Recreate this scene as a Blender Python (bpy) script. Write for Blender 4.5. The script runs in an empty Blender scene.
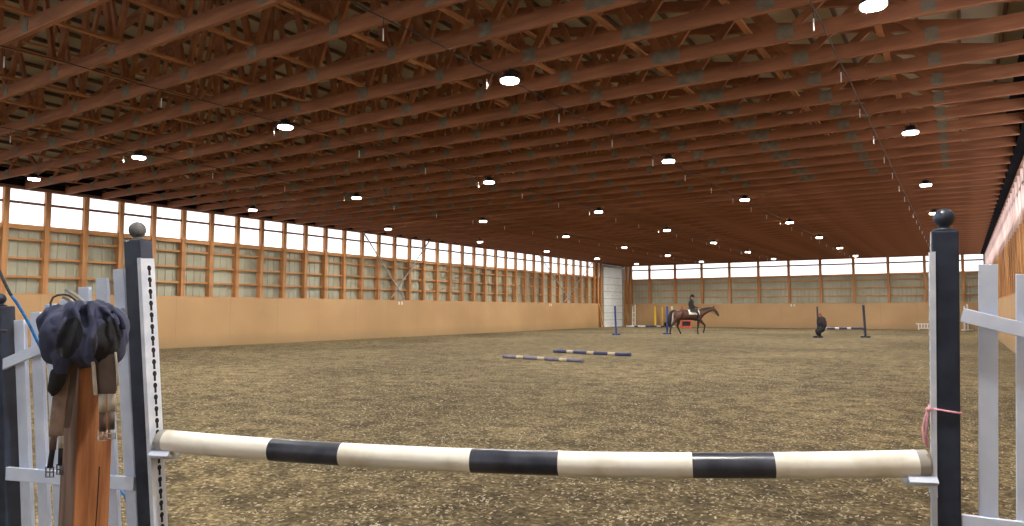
import bpy, bmesh, math, random
from mathutils import Vector, Matrix, noise
random.seed(7)
SC = bpy.context.scene
COL = SC.collection
PI = math.pi
V = Vector

# ------------------------------------------------------------------ camera
F, YAW, PITCH, CH = 705.0, math.radians(32.5), math.radians(3.8), 1.5
cd = bpy.data.cameras.new('camera')
cd.sensor_width = 36.0
cd.lens = F / 1024 * 36
cd.clip_end = 300
cam = bpy.data.objects.new('camera', cd)
COL.objects.link(cam)
cam.location = (0, 0, CH)
cam.rotation_euler = (PI / 2 + PITCH, 0, YAW)
SC.camera = cam
FW = V((-math.sin(YAW) * math.cos(PITCH), math.cos(YAW) * math.cos(PITCH), math.sin(PITCH)))
RT = V((math.cos(YAW), math.sin(YAW), 0))
UP = RT.cross(FW)
EYE = V((0, 0, CH))


def ray(px, py):
    return FW + RT * ((px - 512) / F) - UP * ((py - 263) / F)


def at(px, py, depth):
    """point of the place seen at a pixel, at a depth in metres"""
    return EYE + ray(px, py) * depth


# ------------------------------------------------------------------ materials
def mat(name, col, rough=0.6, col2=None, scale=6.0, stretch=(1, 1, 1), bump=0.0, metal=0.0, detail=5.0, lo=0.35, hi=0.65, spec=0.4):
    m = bpy.data.materials.new(name)
    m.use_nodes = True
    nt = m.node_tree
    b = nt.nodes['Principled BSDF']
    b.inputs['Roughness'].default_value = rough
    b.inputs['Metallic'].default_value = metal
    b.inputs['Specular IOR Level'].default_value = spec
    b.inputs['Base Color'].default_value = (*col, 1)
    if col2 is not None or bump:
        tc = nt.nodes.new('ShaderNodeTexCoord')
        mp = nt.nodes.new('ShaderNodeMapping')
        mp.inputs['Scale'].default_value = stretch
        nz = nt.nodes.new('ShaderNodeTexNoise')
        nz.inputs['Scale'].default_value = scale
        nz.inputs['Detail'].default_value = detail
        nt.links.new(tc.outputs['Object'], mp.inputs[0])
        nt.links.new(mp.outputs[0], nz.inputs['Vector'])
        if col2 is not None:
            cr = nt.nodes.new('ShaderNodeValToRGB')
            cr.color_ramp.elements[0].color = (*col, 1)
            cr.color_ramp.elements[1].color = (*col2, 1)
            cr.color_ramp.elements[0].position = lo
            cr.color_ramp.elements[1].position = hi
            nt.links.new(nz.outputs['Fac'], cr.inputs[0])
            nt.links.new(cr.outputs[0], b.inputs['Base Color'])
        if bump:
            bp = nt.nodes.new('ShaderNodeBump')
            bp.inputs['Strength'].default_value = bump
            bp.inputs['Distance'].default_value = 0.02
            nt.links.new(nz.outputs['Fac'], bp.inputs['Height'])
            nt.links.new(bp.outputs[0], b.inputs['Normal'])
    return m


def emat(name, col, strength):
    m = bpy.data.materials.new(name)
    m.use_nodes = True
    nt = m.node_tree
    b = nt.nodes['Principled BSDF']
    b.inputs['Base Color'].default_value = (*col, 1)
    b.inputs['Emission Color'].default_value = (*col, 1)
    b.inputs['Emission Strength'].default_value = strength
    b.inputs['Roughness'].default_value = 0.4
    return m


M = {}
M['truss'] = mat('truss_timber', (0.235, 0.092, 0.043), 0.8, (0.345, 0.142, 0.068), 2.2, (0.6, 6, 6))
M['web'] = mat('web_timber', (0.25, 0.096, 0.042), 0.8, (0.37, 0.155, 0.071), 2.0, (2, 2, 2))
M['lateral'] = mat('lateral_timber', (0.34, 0.145, 0.062), 0.75, (0.46, 0.21, 0.095), 1.5, (6, .5, 6))
M['gusset'] = mat('galvanised_plate', (0.15, 0.125, 0.09), 0.8, (0.22, 0.19, 0.14), 8, (1, 1, 1), metal=0.0)
M['deck'] = mat('roof_deck', (0.34, 0.30, 0.225), 0.7, (0.44, 0.39, 0.30), 0.8)
M['purlin'] = mat('purlin_timber', (0.09, 0.05, 0.032), 0.8, (0.15, 0.085, 0.05), 2.0, (4, .4, 4))
M['post'] = mat('post_timber', (0.36, 0.16, 0.06), 0.65, (0.52, 0.26, 0.105), 1.4, (5, 5, .5))
M['glarepost'] = mat('pale_post_facing', (0.46, 0.32, 0.28), 0.6, (0.60, 0.45, 0.41), 1.4, (5, 5, .5))  # window glare on the posts, painted as a paler timber tone
M['girt'] = mat('girt_timber', (0.44, 0.205, 0.075), 0.65, (0.58, 0.30, 0.12), 1.4, (1.2, .6, 6))
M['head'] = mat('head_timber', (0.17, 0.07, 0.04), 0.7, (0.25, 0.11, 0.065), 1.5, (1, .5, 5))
M['dark'] = mat('dark_blocking', (0.008, 0.008, 0.010), 1.0, (0.014, 0.012, 0.013), 2.0, spec=0.0)  # near-black colour stands in for shade in the eave recess
M['clad'] = mat('cladding_metal', (0.34, 0.335, 0.25), 0.55, (0.43, 0.43, 0.335), 0.5)
M['steel'] = mat('brace_steel', (0.30, 0.29, 0.27), 0.45, (0.42, 0.41, 0.39), 4.0, metal=0.3)
M['doorw'] = mat('door_white', (0.66, 0.68, 0.66), 0.5, (0.76, 0.78, 0.76), 1.2)
M['doorseam'] = mat('door_seam', (0.32, 0.34, 0.34), 0.6)
M['white'] = mat('white_paint', (0.57, 0.64, 0.80), 0.5, (0.67, 0.735, 0.88), 9.0)
M['whitestrip'] = mat('white_strip', (0.55, 0.60, 0.70), 0.4, (0.70, 0.74, 0.82), 14.0)
M['hole'] = mat('keyhole_black', (0.006, 0.006, 0.007), 0.8)
M['black'] = mat('black_paint', (0.015, 0.022, 0.040), 0.4, (0.035, 0.047, 0.076), 9.0)
M['dustyblack'] = mat('dusty_black', (0.09, 0.092, 0.095), 0.8, (0.20, 0.20, 0.195), 12.0)
M['polewhite'] = mat('pole_white', (0.66, 0.62, 0.52), 0.45, (0.82, 0.79, 0.70), 7.0, lo=.3, hi=.5)
M['poleblack'] = mat('pole_black', (0.022, 0.026, 0.038), 0.3, (0.06, 0.065, 0.085), 9.0)
M['polecap'] = mat('pole_cap', (0.30, 0.29, 0.26), 0.6, (0.40, 0.38, 0.34), 8.0)
M['timber'] = mat('rough_timber', (0.19, 0.062, 0.020), 0.7, (0.40, 0.165, 0.062), 2.0, (14, 14, 1.3), bump=0.5)
M['timbergrey'] = mat('weathered_timber', (0.16, 0.095, 0.068), 0.8, (0.29, 0.18, 0.135), 3.0, (12, 12, 1.0), bump=0.5)
M['navy'] = mat('navy_fabric', (0.022, 0.026, 0.062), 0.75, (0.06, 0.068, 0.13), 6.0, bump=0.2)
M['blackfab'] = mat('black_fabric', (0.010, 0.010, 0.013), 0.85, (0.022, 0.022, 0.026), 9.0, bump=0.3)
M['girth'] = mat('girth_brown', (0.18, 0.115, 0.085), 0.85, (0.30, 0.205, 0.16), 14.0, bump=0.4)
M['girthdark'] = mat('girth_dark', (0.085, 0.062, 0.048), 0.75, (0.14, 0.10, 0.08), 14.0)
M['cream'] = mat('cream_webbing', (0.42, 0.37, 0.30), 0.85, (0.60, 0.54, 0.45), 18.0)
M['buckle'] = mat('buckle_metal', (0.55, 0.54, 0.52), 0.3, metal=0.9)
M['buckledark'] = mat('buckle_dark', (0.13, 0.13, 0.14), 0.35, metal=0.8)
M['rope'] = mat('blue_rope', (0.01, 0.10, 0.36), 0.7, (0.03, 0.22, 0.55), 60.0)
M['ropedark'] = mat('dark_rope', (0.02, 0.022, 0.03), 0.8, (0.06, 0.06, 0.07), 60.0)
M['greystrap'] = mat('grey_strap', (0.22, 0.235, 0.22), 0.7, (0.33, 0.345, 0.32), 20)
M['pink'] = mat('pink_twine', (0.62, 0.26, 0.34), 0.8, (0.78, 0.42, 0.50), 60.0)
M['blue'] = mat('blue_paint', (0.015, 0.05, 0.22), 0.5, (0.03, 0.08, 0.30), 4.0)
M['bluepole'] = mat('blue_pole', (0.028, 0.034, 0.11), 0.5, (0.055, 0.062, 0.17), 4.0)
M['purplepole'] = mat('purple_pole', (0.11, 0.098, 0.15), 0.6, (0.18, 0.16, 0.22), 4.0)
M['creampole'] = mat('cream_pole', (0.38, 0.325, 0.22), 0.6, (0.50, 0.435, 0.31), 4.0)
M['yellow'] = mat('yellow_paint', (0.75, 0.46, 0.01), 0.45, (0.84, 0.55, 0.02), 4.0)
M['farwhite'] = mat('far_white', (0.66, 0.64, 0.60), 0.5, (0.76, 0.74, 0.70), 4.0)
M['red'] = mat('red_paint', (0.55, 0.05, 0.03), 0.45, (0.66, 0.08, 0.045), 4.0)
M['lamp'] = mat('lamp_housing', (0.03, 0.03, 0.032), 0.4, metal=0.5)
M['pipe'] = mat('dark_pipe', (0.012, 0.011, 0.011), 0.5)
M['nozzle'] = mat('white_nozzle', (0.75, 0.75, 0.72), 0.4)
M['saddle'] = mat('saddle_leather', (0.018, 0.010, 0.008), 0.45)
M['pad'] = mat('saddle_pad', (0.72, 0.68, 0.60), 0.85)
M['hair'] = mat('black_hair', (0.010, 0.007, 0.006), 0.6, (0.02, 0.014, 0.012), 20)
M['skin'] = mat('skin', (0.30, 0.15, 0.10), 0.55)
M['riderblack'] = mat('rider_black', (0.012, 0.012, 0.015), 0.8)
M['riderleg'] = mat('rider_breeches', (0.028, 0.028, 0.036), 0.8)
M['rust'] = mat('rust_fabric', (0.13, 0.035, 0.015), 0.85, (0.2, 0.06, 0.03), 8)
M['led'] = emat('led_lens', (1.0, 0.965, 0.90), 1260.0)
M['pane'] = emat('polycarbonate_pane', (0.93, 0.965, 1.0), 1.45)
M['panefill'] = emat('daylight_fill_pane', (0.80, 0.90, 1.0), 2.85)  # glow of the unseen panes added behind the camera to light the foreground
M['paneside'] = emat('daylight_pane_side', (0.95, 0.95, 1.0), 3.6)
M['rim'] = emat('led_rim', (1.0, 0.98, 0.95), 6.0)


def kick_material():
    m = mat('kick_plywood', (0.41, 0.245, 0.11), 0.45, (0.485, 0.30, 0.142), 0.35, (1, 1, 1), spec=0.5)
    nt = m.node_tree
    b = nt.nodes['Principled BSDF']
    src = b.inputs['Base Color'].links[0].from_socket
    tc = nt.nodes.new('ShaderNodeTexCoord')
    sp = nt.nodes.new('ShaderNodeSeparateXYZ')
    nt.links.new(tc.outputs['Object'], sp.inputs[0])
    add = nt.nodes.new('ShaderNodeMath'); add.operation = 'ADD'
    nt.links.new(sp.outputs[0], add.inputs[0]); nt.links.new(sp.outputs[1], add.inputs[1])
    dv = nt.nodes.new('ShaderNodeMath'); dv.operation = 'DIVIDE'; dv.inputs[1].default_value = 2.44
    nt.links.new(add.outputs[0], dv.inputs[0])
    fr = nt.nodes.new('ShaderNodeMath'); fr.operation = 'FRACT'
    nt.links.new(dv.outputs[0], fr.inputs[0])
    lt = nt.nodes.new('ShaderNodeMath'); lt.operation = 'LESS_THAN'; lt.inputs[1].default_value = 0.012
    nt.links.new(fr.outputs[0], lt.inputs[0])
    # darker band along the foot of the boards
    rp = nt.nodes.new('ShaderNodeMapRange')
    rp.inputs[1].default_value = 0.0; rp.inputs[2].default_value = 0.55
    rp.inputs[3].default_value = 0.55; rp.inputs[4].default_value = 0.0
    nt.links.new(sp.outputs[2], rp.inputs[0])
    mx = nt.nodes.new('ShaderNodeMixRGB'); mx.inputs[2].default_value = (0.27, 0.185, 0.10, 1)
    nt.links.new(src, mx.inputs[1])
    sc = nt.nodes.new('ShaderNodeMath'); sc.operation = 'MULTIPLY'; sc.inputs[1].default_value = 0.4
    nt.links.new(lt.outputs[0], sc.inputs[0])
    mm = nt.nodes.new('ShaderNodeMath'); mm.operation = 'MAXIMUM'
    nt.links.new(sc.outputs[0], mm.inputs[0]); nt.links.new(rp.outputs[0], mm.inputs[1])
    nt.links.new(mm.outputs[0], mx.inputs[0])
    nt.links.new(mx.outputs[0], b.inputs['Base Color'])
    return m


M['kick'] = kick_material()


def footing_material():
    m = bpy.data.materials.new('arena_footing')
    m.use_nodes = True
    nt = m.node_tree
    N = nt.nodes.new
    L = nt.links.new
    b = nt.nodes['Principled BSDF']
    b.inputs['Roughness'].default_value = 0.95
    b.inputs['Sheen Weight'].default_value = 0.06
    b.inputs['Sheen Roughness'].default_value = 0.55
    b.inputs['Sheen Tint'].default_value = (1.0, 0.88, 0.66, 1)
    b.inputs['Specular IOR Level'].default_value = 0.1
    tc = N('ShaderNodeTexCoord')

    def nz(scale, detail=4.0, rough=.6, dist=0.0):
        n = N('ShaderNodeTexNoise')
        n.inputs['Scale'].default_value = scale
        n.inputs['Detail'].default_value = detail
        n.inputs['Roughness'].default_value = rough
        n.inputs['Distortion'].default_value = dist
        L(tc.outputs['Object'], n.inputs['Vector'])
        return n

    def ramp(src, stops):
        r = N('ShaderNodeValToRGB')
        e = r.color_ramp.elements
        while len(e) < len(stops):
            e.new(0.5)
        for k, (p, c) in enumerate(stops):
            e[k].position = p
            e[k].color = (*c, 1)
        L(src, r.inputs[0])
        return r

    def mix(kind, fac, a, c):
        x = N('ShaderNodeMixRGB'); x.blend_type = kind
        if isinstance(fac, float):
            x.inputs[0].default_value = fac
        else:
            L(fac, x.inputs[0])
        L(a, x.inputs[1])
        L(c, x.inputs[2])
        return x
    fine = nz(17, 6, .7)
    base = ramp(fine.outputs['Fac'], [(0.34, (0.034, 0.025, 0.012)), (0.5, (0.138, 0.103, 0.056)), (0.67, (0.35, 0.282, 0.165))])
    mid = nz(2.6, 5, .65)
    mids = ramp(mid.outputs['Fac'], [(0.36, (0.40, 0.39, 0.36)), (0.62, (1.27, 1.25, 1.18))])
    c1 = mix('MULTIPLY', 1.0, base.outputs[0], mids.outputs[0])
    big = nz(0.16, 4, .55, .4)
    bigs = ramp(big.outputs['Fac'], [(0.36, (0.66, 0.64, 0.60)), (0.62, (1.25, 1.25, 1.20))])
    c2 = mix('MULTIPLY', 1.0, c1.outputs[0], bigs.outputs[0])
    # pale chips
    vo = N('ShaderNodeTexVoronoi')
    vo.inputs['Scale'].default_value = 26
    vo.inputs['Randomness'].default_value = 1.0
    L(tc.outputs['Object'], vo.inputs['Vector'])
    sepc = N('ShaderNodeSeparateColor')
    L(vo.outputs['Color'], sepc.inputs[0])
    g1 = N('ShaderNodeMath'); g1.operation = 'GREATER_THAN'; g1.inputs[1].default_value = 0.80
    L(sepc.outputs[0], g1.inputs[0])
    g2 = N('ShaderNodeMath'); g2.operation = 'LESS_THAN'; g2.inputs[1].default_value = 0.36
    L(vo.outputs['Distance'], g2.inputs[0])
    g3 = N('ShaderNodeMath'); g3.operation = 'MULTIPLY'
    L(g1.outputs[0], g3.inputs[0]); L(g2.outputs[0], g3.inputs[1])
    g4 = N('ShaderNodeMath'); g4.operation = 'MULTIPLY'; g4.inputs[1].default_value = 0.75
    L(g3.outputs[0], g4.inputs[0])
    chip = N('ShaderNodeRGB'); chip.outputs[0].default_value = (0.52, 0.43, 0.29, 1)
    c3 = mix('MIX', g4.outputs[0], c2.outputs[0], chip.outputs[0])
    L(c3.outputs[0], b.inputs['Base Color'])
    add = N('ShaderNodeMath'); add.operation = 'MULTIPLY_ADD'; add.inputs[1].default_value = 2.2
    L(mid.outputs['Fac'], add.inputs[0]); L(fine.outputs['Fac'], add.inputs[2])
    bp = N('ShaderNodeBump'); bp.inputs['Strength'].default_value = 0.9; bp.inputs['Distance'].default_value = 0.05
    L(add.outputs[0], bp.inputs['Height'])
    L(bp.outputs[0], b.inputs['Normal'])
    return m


M['footing'] = footing_material()
M['chip'] = mat('wood_chip', (0.16, 0.12, 0.07), 0.9, (0.58, 0.49, 0.35), 3.0, lo=.3, hi=.7)


def horse_material():
    m = bpy.data.materials.new('bay_coat')
    m.use_nodes = True
    nt = m.node_tree
    b = nt.nodes['Principled BSDF']
    b.inputs['Roughness'].default_value = 0.5
    tc = nt.nodes.new('ShaderNodeTexCoord')
    sp = nt.nodes.new('ShaderNodeSeparateXYZ')
    nt.links.new(tc.outputs['Object'], sp.inputs[0])
    cr = nt.nodes.new('ShaderNodeValToRGB')
    e = cr.color_ramp.elements
    e[0].position = 0.30; e[0].color = (0.012, 0.007, 0.005, 1)
    e[1].position = 0.42; e[1].color = (0.066, 0.021, 0.010, 1)
    dv = nt.nodes.new('ShaderNodeMath'); dv.operation = 'DIVIDE'; dv.inputs[1].default_value = 1.7
    nt.links.new(sp.outputs[2], dv.inputs[0])
    nt.links.new(dv.outputs[0], cr.inputs[0])
    nt.links.new(cr.outputs[0], b.inputs['Base Color'])
    return m


M['bay'] = horse_material()


# ------------------------------------------------------------------ mesh helpers
class MB:
    def __init__(s):
        s.v = []; s.f = []; s.m = []; s.smooth = []

    def quad(s, idx, mi=0, sm=False):
        s.f.append(tuple(idx)); s.m.append(mi); s.smooth.append(sm)

    def beam(s, p0, p1, w, t, wdir, mi=0, tap=1.0):
        """bar from p0 to p1; w across along wdir, t across the third way"""
        p0 = V(p0); p1 = V(p1)
        d = (p1 - p0).normalized()
        wd = V(wdir); wd = (wd - d * wd.dot(d)).normalized()
        td = d.cross(wd)
        n = len(s.v)
        for p, k in ((p0, 1.0), (p1, tap)):
            for a, c in ((-1, -1), (1, -1), (1, 1), (-1, 1)):
                s.v.append(p + wd * (a * w / 2 * k) + td * (c * t / 2 * k))
        for q in ((0, 3, 2, 1), (4, 5, 6, 7), (0, 1, 5, 4), (1, 2, 6, 5), (2, 3, 7, 6), (3, 0, 4, 7)):
            s.quad([n + i for i in q], mi)
        return s

    def box(s, lo, hi, mi=0):
        lo = V(lo); hi = V(hi)
        n = len(s.v)
        for z in (lo.z, hi.z):
            for x, y in ((lo.x, lo.y), (hi.x, lo.y), (hi.x, hi.y), (lo.x, hi.y)):
                s.v.append(V((x, y, z)))
        for q in ((0, 3, 2, 1), (4, 5, 6, 7), (0, 1, 5, 4), (1, 2, 6, 5), (2, 3, 7, 6), (3, 0, 4, 7)):
            s.quad([n + i for i in q], mi)
        return s

    def tube(s, pts, r, seg=8, mi=0, close=False, mis=None):
        pts = [V(p) for p in pts]
        n0 = len(s.v)
        N = len(pts)
        prev = None
        for i, p in enumerate(pts):
            if close:
                d = pts[(i + 1) % N] - pts[i - 1]
            else:
                d = pts[min(i + 1, N - 1)] - pts[max(i - 1, 0)]
            d.normalize()
            if prev is None:
                a = d.orthogonal().normalized()
            else:
                a = (prev - d * prev.dot(d)).normalized()
            prev = a
            c = d.cross(a)
            rr = r[i] if isinstance(r, (list, tuple)) else r
            for k in range(seg):
                t = 2 * PI * k / seg
                s.v.append(p + a * (rr * math.cos(t)) + c * (rr * math.sin(t)))
        for i in range(N if close else N - 1):
            j = (i + 1) % N
            for k in range(seg):
                k2 = (k + 1) % seg
                s.quad((n0 + i * seg + k, n0 + i * seg + k2, n0 + j * seg + k2, n0 + j * seg + k), mis[i] if mis else mi, True)
        if not close:
            s.f.append(tuple(n0 + k for k in reversed(range(seg)))); s.m.append(mis[0] if mis else mi); s.smooth.append(False)
            s.f.append(tuple(n0 + (N - 1) * seg + k for k in range(seg))); s.m.append(mis[-1] if mis else mi); s.smooth.append(False)
        return s

    def lathe(s, prof, c=(0, 0, 0), seg=20, axis=(0, 0, 1), mi=0):
        c = V(c); ax = V(axis).normalized()
        a = ax.orthogonal().normalized(); b = ax.cross(a)
        n0 = len(s.v)
        for (r, z) in prof:
            for k in range(seg):
                t = 2 * PI * k / seg
                s.v.append(c + ax * z + a * (max(r, 1e-4) * math.cos(t)) + b * (max(r, 1e-4) * math.sin(t)))
        for i in range(len(prof) - 1):
            for k in range(seg):
                k2 = (k + 1) % seg
                s.quad((n0 + i * seg + k, n0 + i * seg + k2, n0 + (i + 1) * seg + k2, n0 + (i + 1) * seg + k), mi, True)
        s.f.append(tuple(n0 + k for k in reversed(range(seg)))); s.m.append(mi); s.smooth.append(False)
        e = n0 + (len(prof) - 1) * seg
        s.f.append(tuple(e + k for k in range(seg))); s.m.append(mi); s.smooth.append(False)
        return s

    def ball(s, c, r, seg=20, rings=12, mi=0, axis=(0, 0, 1), sz=1.0):
        prof = [(r * math.sin(PI * i / rings), -r * sz * math.cos(PI * i / rings)) for i in range(rings + 1)]
        return s.lathe(prof, c, seg, axis, mi)

    def mesh(s, name):
        me = bpy.data.meshes.new(name)
        me.from_pydata([tuple(p) for p in s.v], [], s.f)
        for p, mi, sm in zip(me.polygons, s.m, s.smooth):
            p.material_index = mi
            p.use_smooth = sm
        me.update()
        return me


def empty(name, loc=(0, 0, 0), rz=0.0):
    o = bpy.data.objects.new(name, None)
    o.empty_display_size = 0.2
    o.location = loc
    o.rotation_euler = (0, 0, rz)
    COL.objects.link(o)
    return o


def tag(o, label=None, cat=None, group=None, kind=None):
    if label: o['label'] = label
    if cat: o['category'] = cat
    if group: o['group'] = group
    if kind: o['kind'] = kind
    return o


def link(name, me, mats, parent=None, world=False, bevel=0.0):
    """world=True: the mesh is in world coordinates and the parent is an unrotated empty"""
    if isinstance(me, MB):
        me = me.mesh(name)
    for x in (mats if isinstance(mats, (list, tuple)) else [mats]):
        me.materials.append(M[x])
    o = bpy.data.objects.new(name, me)
    COL.objects.link(o)
    if parent is not None:
        o.parent = parent
        if world:
            o.matrix_parent_inverse = Matrix.Translation(parent.location).inverted()
    if bevel:
        bv = o.modifiers.new('bevel', 'BEVEL')
        bv.width = bevel; bv.segments = 2; bv.limit_method = 'ANGLE'
    return o


def kids(o):
    return [x for x in COL.objects if x.parent is o]


def copy_thing(o):
    c = o.copy(); COL.objects.link(c)
    for ch in list(o.children):
        d = ch.copy(); COL.objects.link(d); d.parent = c
        for g in list(ch.children):
            e = g.copy(); COL.objects.link(e); e.parent = d
    return c


def bake(o):
    """freeze the modifiers of an object into its mesh"""
    dg = bpy.context.evaluated_depsgraph_get()
    dg.update()
    me = bpy.data.meshes.new_from_object(o.evaluated_get(dg))
    old = o.data
    o.modifiers.clear()
    o.data = me
    bpy.data.meshes.remove(old)
    return o


ORD = ['first', 'second', 'third', 'fourth', 'fifth', 'sixth', 'seventh', 'eighth', 'ninth', 'tenth', 'eleventh', 'twelfth', 'thirteenth',
       'fourteenth', 'fifteenth', 'sixteenth', 'seventeenth', 'eighteenth', 'nineteenth', 'twentieth']
TENS = {2: 'twenty', 3: 'thirty', 4: 'forty'}


def ordinal(n):
    if n <= 20: return ORD[n - 1]
    t, u = divmod(n, 10)
    if u == 0: return {2: 'twentieth', 3: 'thirtieth', 4: 'fortieth'}[t]
    return TENS[t] + '-' + ORD[u - 1]


# ------------------------------------------------------------------ the hall
XL, XR, YB, YF = -26.16, 1.52, 61.5, -6.0
ZK, ZS, ZH = 2.0, 4.34, 5.50      # kick wall top, window sill, window head
RID_X = (XL + XR) / 2
WALL_T = 0.34
HEEL, SLOPE = 0.32, 0.20

# floor
mb = MB()
mb.quad([0, 1, 2, 3]); mb.v = [V((XL - .4, YF - .4, 0)), V((XR + .4, YF - .4, 0)), V((XR + .4, YB + .4, 0)), V((XL - .4, YB + .4, 0))]
tag(link('floor', mb, 'footing'), kind='structure')

# loose chips lying on the near footing
mb = MB()
rng = random.Random(3)
for i in range(42000):
    d = 3.6 + 16.0 * rng.random() ** 1.7
    lat = rng.uniform(-.86, .86) * d
    x = -math.sin(YAW) * d + math.cos(YAW) * lat
    y = math.cos(YAW) * d + math.sin(YAW) * lat
    if x > XR - .1 or x < XL + .2: continue
    if noise.noise(V((x * 1.3, y * 1.3, 4.0))) + .35 * noise.noise(V((x * 5, y * 5, 9.0))) < rng.uniform(-.5, .35): continue
    a = rng.uniform(0, PI * 2); l = rng.uniform(.004, .014) * (1 if rng.random() < .85 else 1.5); w = rng.uniform(.003, .0075)
    u = V((math.cos(a), math.sin(a), rng.uniform(-.5, .5))); w_ = V((-math.sin(a), math.cos(a), rng.uniform(-.6, .6)))
    c = V((x, y, .012))
    n = len(mb.v)
    mb.v += [c - u * l - w_ * w, c + u * l - w_ * w, c + u * l + w_ * w, c - u * l + w_ * w]
    mb.quad([n, n + 1, n + 2, n + 3])
tag(link('wood_chips', mb, 'chip'), 'pale loose wood chips scattered over the near brown footing', 'wood chips', kind='stuff')


def ribbed(p0, p1, z0, z1, out):
    """profiled metal sheet between two plan points; ribs stand towards the inside"""
    p0 = V((*p0, 0)); p1 = V((*p1, 0)); out = V((*out, 0))
    L = (p1 - p0).length; d = (p1 - p0) / L
    s = [0.0]; h = [0.0]
    k = 0.15
    while k < L - .1:
        for ds, hh in ((-.035, 0), (-.015, .025), (.015, .025), (.035, 0)):
            s.append(k + ds); h.append(hh)
        k += 0.305
    s.append(L); h.append(0)
    m = MB()
    for a, b in zip(s, h):
        q = p0 + d * a - out * b
        m.v.append(V((q.x, q.y, z0))); m.v.append(V((q.x, q.y, z1)))
    for i in range(len(s) - 1):
        m.quad((2 * i, 2 * i + 2, 2 * i + 3, 2 * i + 1))
    return m


win_n = [0]


def long_wall(name, side, posts, y0, y1, door=None):
    """a timber framed wall along the hall; side -1 left, +1 right. Returns the wall object"""
    X = XL if side < 0 else XR
    o = side                                     # outward direction in X
    def bx(xa, xb, ya, yb, za, zb):
        m = MB(); m.box((min(X + o * xa, X + o * xb), ya, za), (max(X + o * xa, X + o * xb), yb, zb)); return m
    w = link(name, ribbed((X + o * WALL_T, y0), (X + o * WALL_T, door[0] if door else y1), 0, ZS - .1, (o, 0)), 'clad')
    tag(w, kind='structure')
    ye = door[0] - 1.2 if door else y1
    kb = bx(-.04, .0, y0, ye, 0, ZK)
    link('kick_board', kb, 'kick', w)
    link('kick_ledge', bx(-.05, .10, y0, ye, ZK, ZK + .04), 'girt', w)
    for y in posts:
        link('wall_post', bx(.0, .28 if side < 0 else .13, y - .08, y + .08, .0, ZH + .05), 'post', w)
    if side > 0:
        for y in posts: link('post_facing', bx(-.004, .10, y - .086, y + .086, ZS - .3, ZH - .01), 'glarepost', w)  # thin sleeve over each post top, coloured as the window glare
    for z in (2.60, 3.22, 3.84):
        link('girt', bx(.14, .28, y0, ye, z - .035, z + .035), 'girt', w)
    link('sill_beam', bx(.08, .30, y0, ye + (0 if door else 0), ZS - .16, ZS), 'girt', w)
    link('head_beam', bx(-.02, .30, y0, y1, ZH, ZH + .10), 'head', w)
    if side > 0: link('eave_board', bx(-.27, .0, y0, y1, ZH + .03, ZH + .07), 'dark', w)  # added strip, its black paints the shade above the wall head
    link('eave_blocking', bx(.02, .32, y0, y1, ZH + .10, ZH + .66), 'dark', w)  # closing board, with the recess shade put into its colour
    link('eave_soffit', bx(-.55, .30, y0, y1, ZH + .30, ZH + .33), 'dark', w)  # added sheet, painted as the shade between the truss ends
    # one glazed bay between each pair of posts
    for a, b in zip(posts[:-1], posts[1:]):
        if b - a > 1.6: continue
        win_n[0] += 1
        p = link('window_%d' % win_n[0], bx(.17 if side < 0 else .10, .19 if side < 0 else .12, a + .08, b - .08, ZS, ZH), 'pane' if side < 0 else 'paneside')
        tag(p, kind='structure')
        link('window_bar', bx(.10 if side < 0 else .05, .165 if side < 0 else .095, a + .08, b - .08, 5.03, 5.11), 'head', p)
    return w


lposts = [10.40 + 1.25 * i for i in range(-12, 36)]           # 10.4 is the one at the photo's left edge
lposts = [y for y in lposts if y > YF + .3]
wl = long_wall('wall_left', -1, lposts, YF, YB, door=(55.9, 60.0))
# roller door in the left wall near the far corner
DX = XL - .10
mb = MB(); mb.box((DX - .06, 55.95, 0), (DX, 60.0, 5.42))
d1 = tag(link('door_1', mb, 'doorw'), kind='structure')
mb = MB()
for z in (.62, 1.24, 1.86, 2.48, 3.10, 3.72, 4.34):
    mb.box((DX - .002, 55.97, z - .02), (DX + .006, 59.98, z + .02))
for z in (.31, .93, 1.55, 2.17, 2.79, 3.41):
    for y in (56.9, 57.9, 58.9):
        mb.box((DX - .002, y - .06, z - .03), (DX + .006, y + .06, z + .03))
link('panel_seam', mb, 'doorseam', d1)
for y in (55.85, 60.05):
    mb = MB(); mb.box((DX - .02, y - .05, 0), (DX + .10, y + .05, 5.3)); link('door_track', mb, 'steel', d1)
mb = MB(); mb.tube([(DX + .16, 55.9, 5.30), (DX + .16, 60.1, 5.30)], .09, 10); link('spring_bar', mb, 'steel', d1)
mb = MB(); mb.box((DX - .08, 54.7, ZS + .02), (DX - .03, 55.8, ZH)); mb.box((DX - .2, 54.7, ZS - .1), (DX - .08, 61.4, ZH)); link('header_panel', mb, 'doorw', d1)
# jambs, splayed kick panels beside the door
for y in (54.75, 55.45, 60.35, 61.1):
    mb = MB(); mb.box((XL - .28, y - .11, 0), (XL + .02, y + .11, ZH)); link('wall_post', mb, 'post', wl)
mb = MB(); mb.box((XL - .36, 54.6, 0), (XL - .3, 55.9, ZS)); mb.box((XL - .36, 60.0, 0), (XL - .3, 61.5, ZS)); link('cladding_return', mb, 'clad', wl)
mb = MB(); mb.beam((XL + .06, 54.72, 0), (XL + .06, 54.72, ZK), .08, .04, (0, 1, 0)); mb.beam((XL + .30, 55.2, 0), (XL + .02, 54.85, ZK), .20, .06, (0, 1, 0)); link('kick_end_post', mb, 'post', wl)
mb = MB(); mb.beam((XL + .02, 55.5, 0), (XL - .16, 55.5, ZK), .55, .03, (0, 1, 0)); mb.beam((XL + .1, 60.9, 0), (XL - .05, 60.7, ZK), 1.1, .03, (0, 1, 0)); link('kick_board', mb, 'kick', wl)
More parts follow.
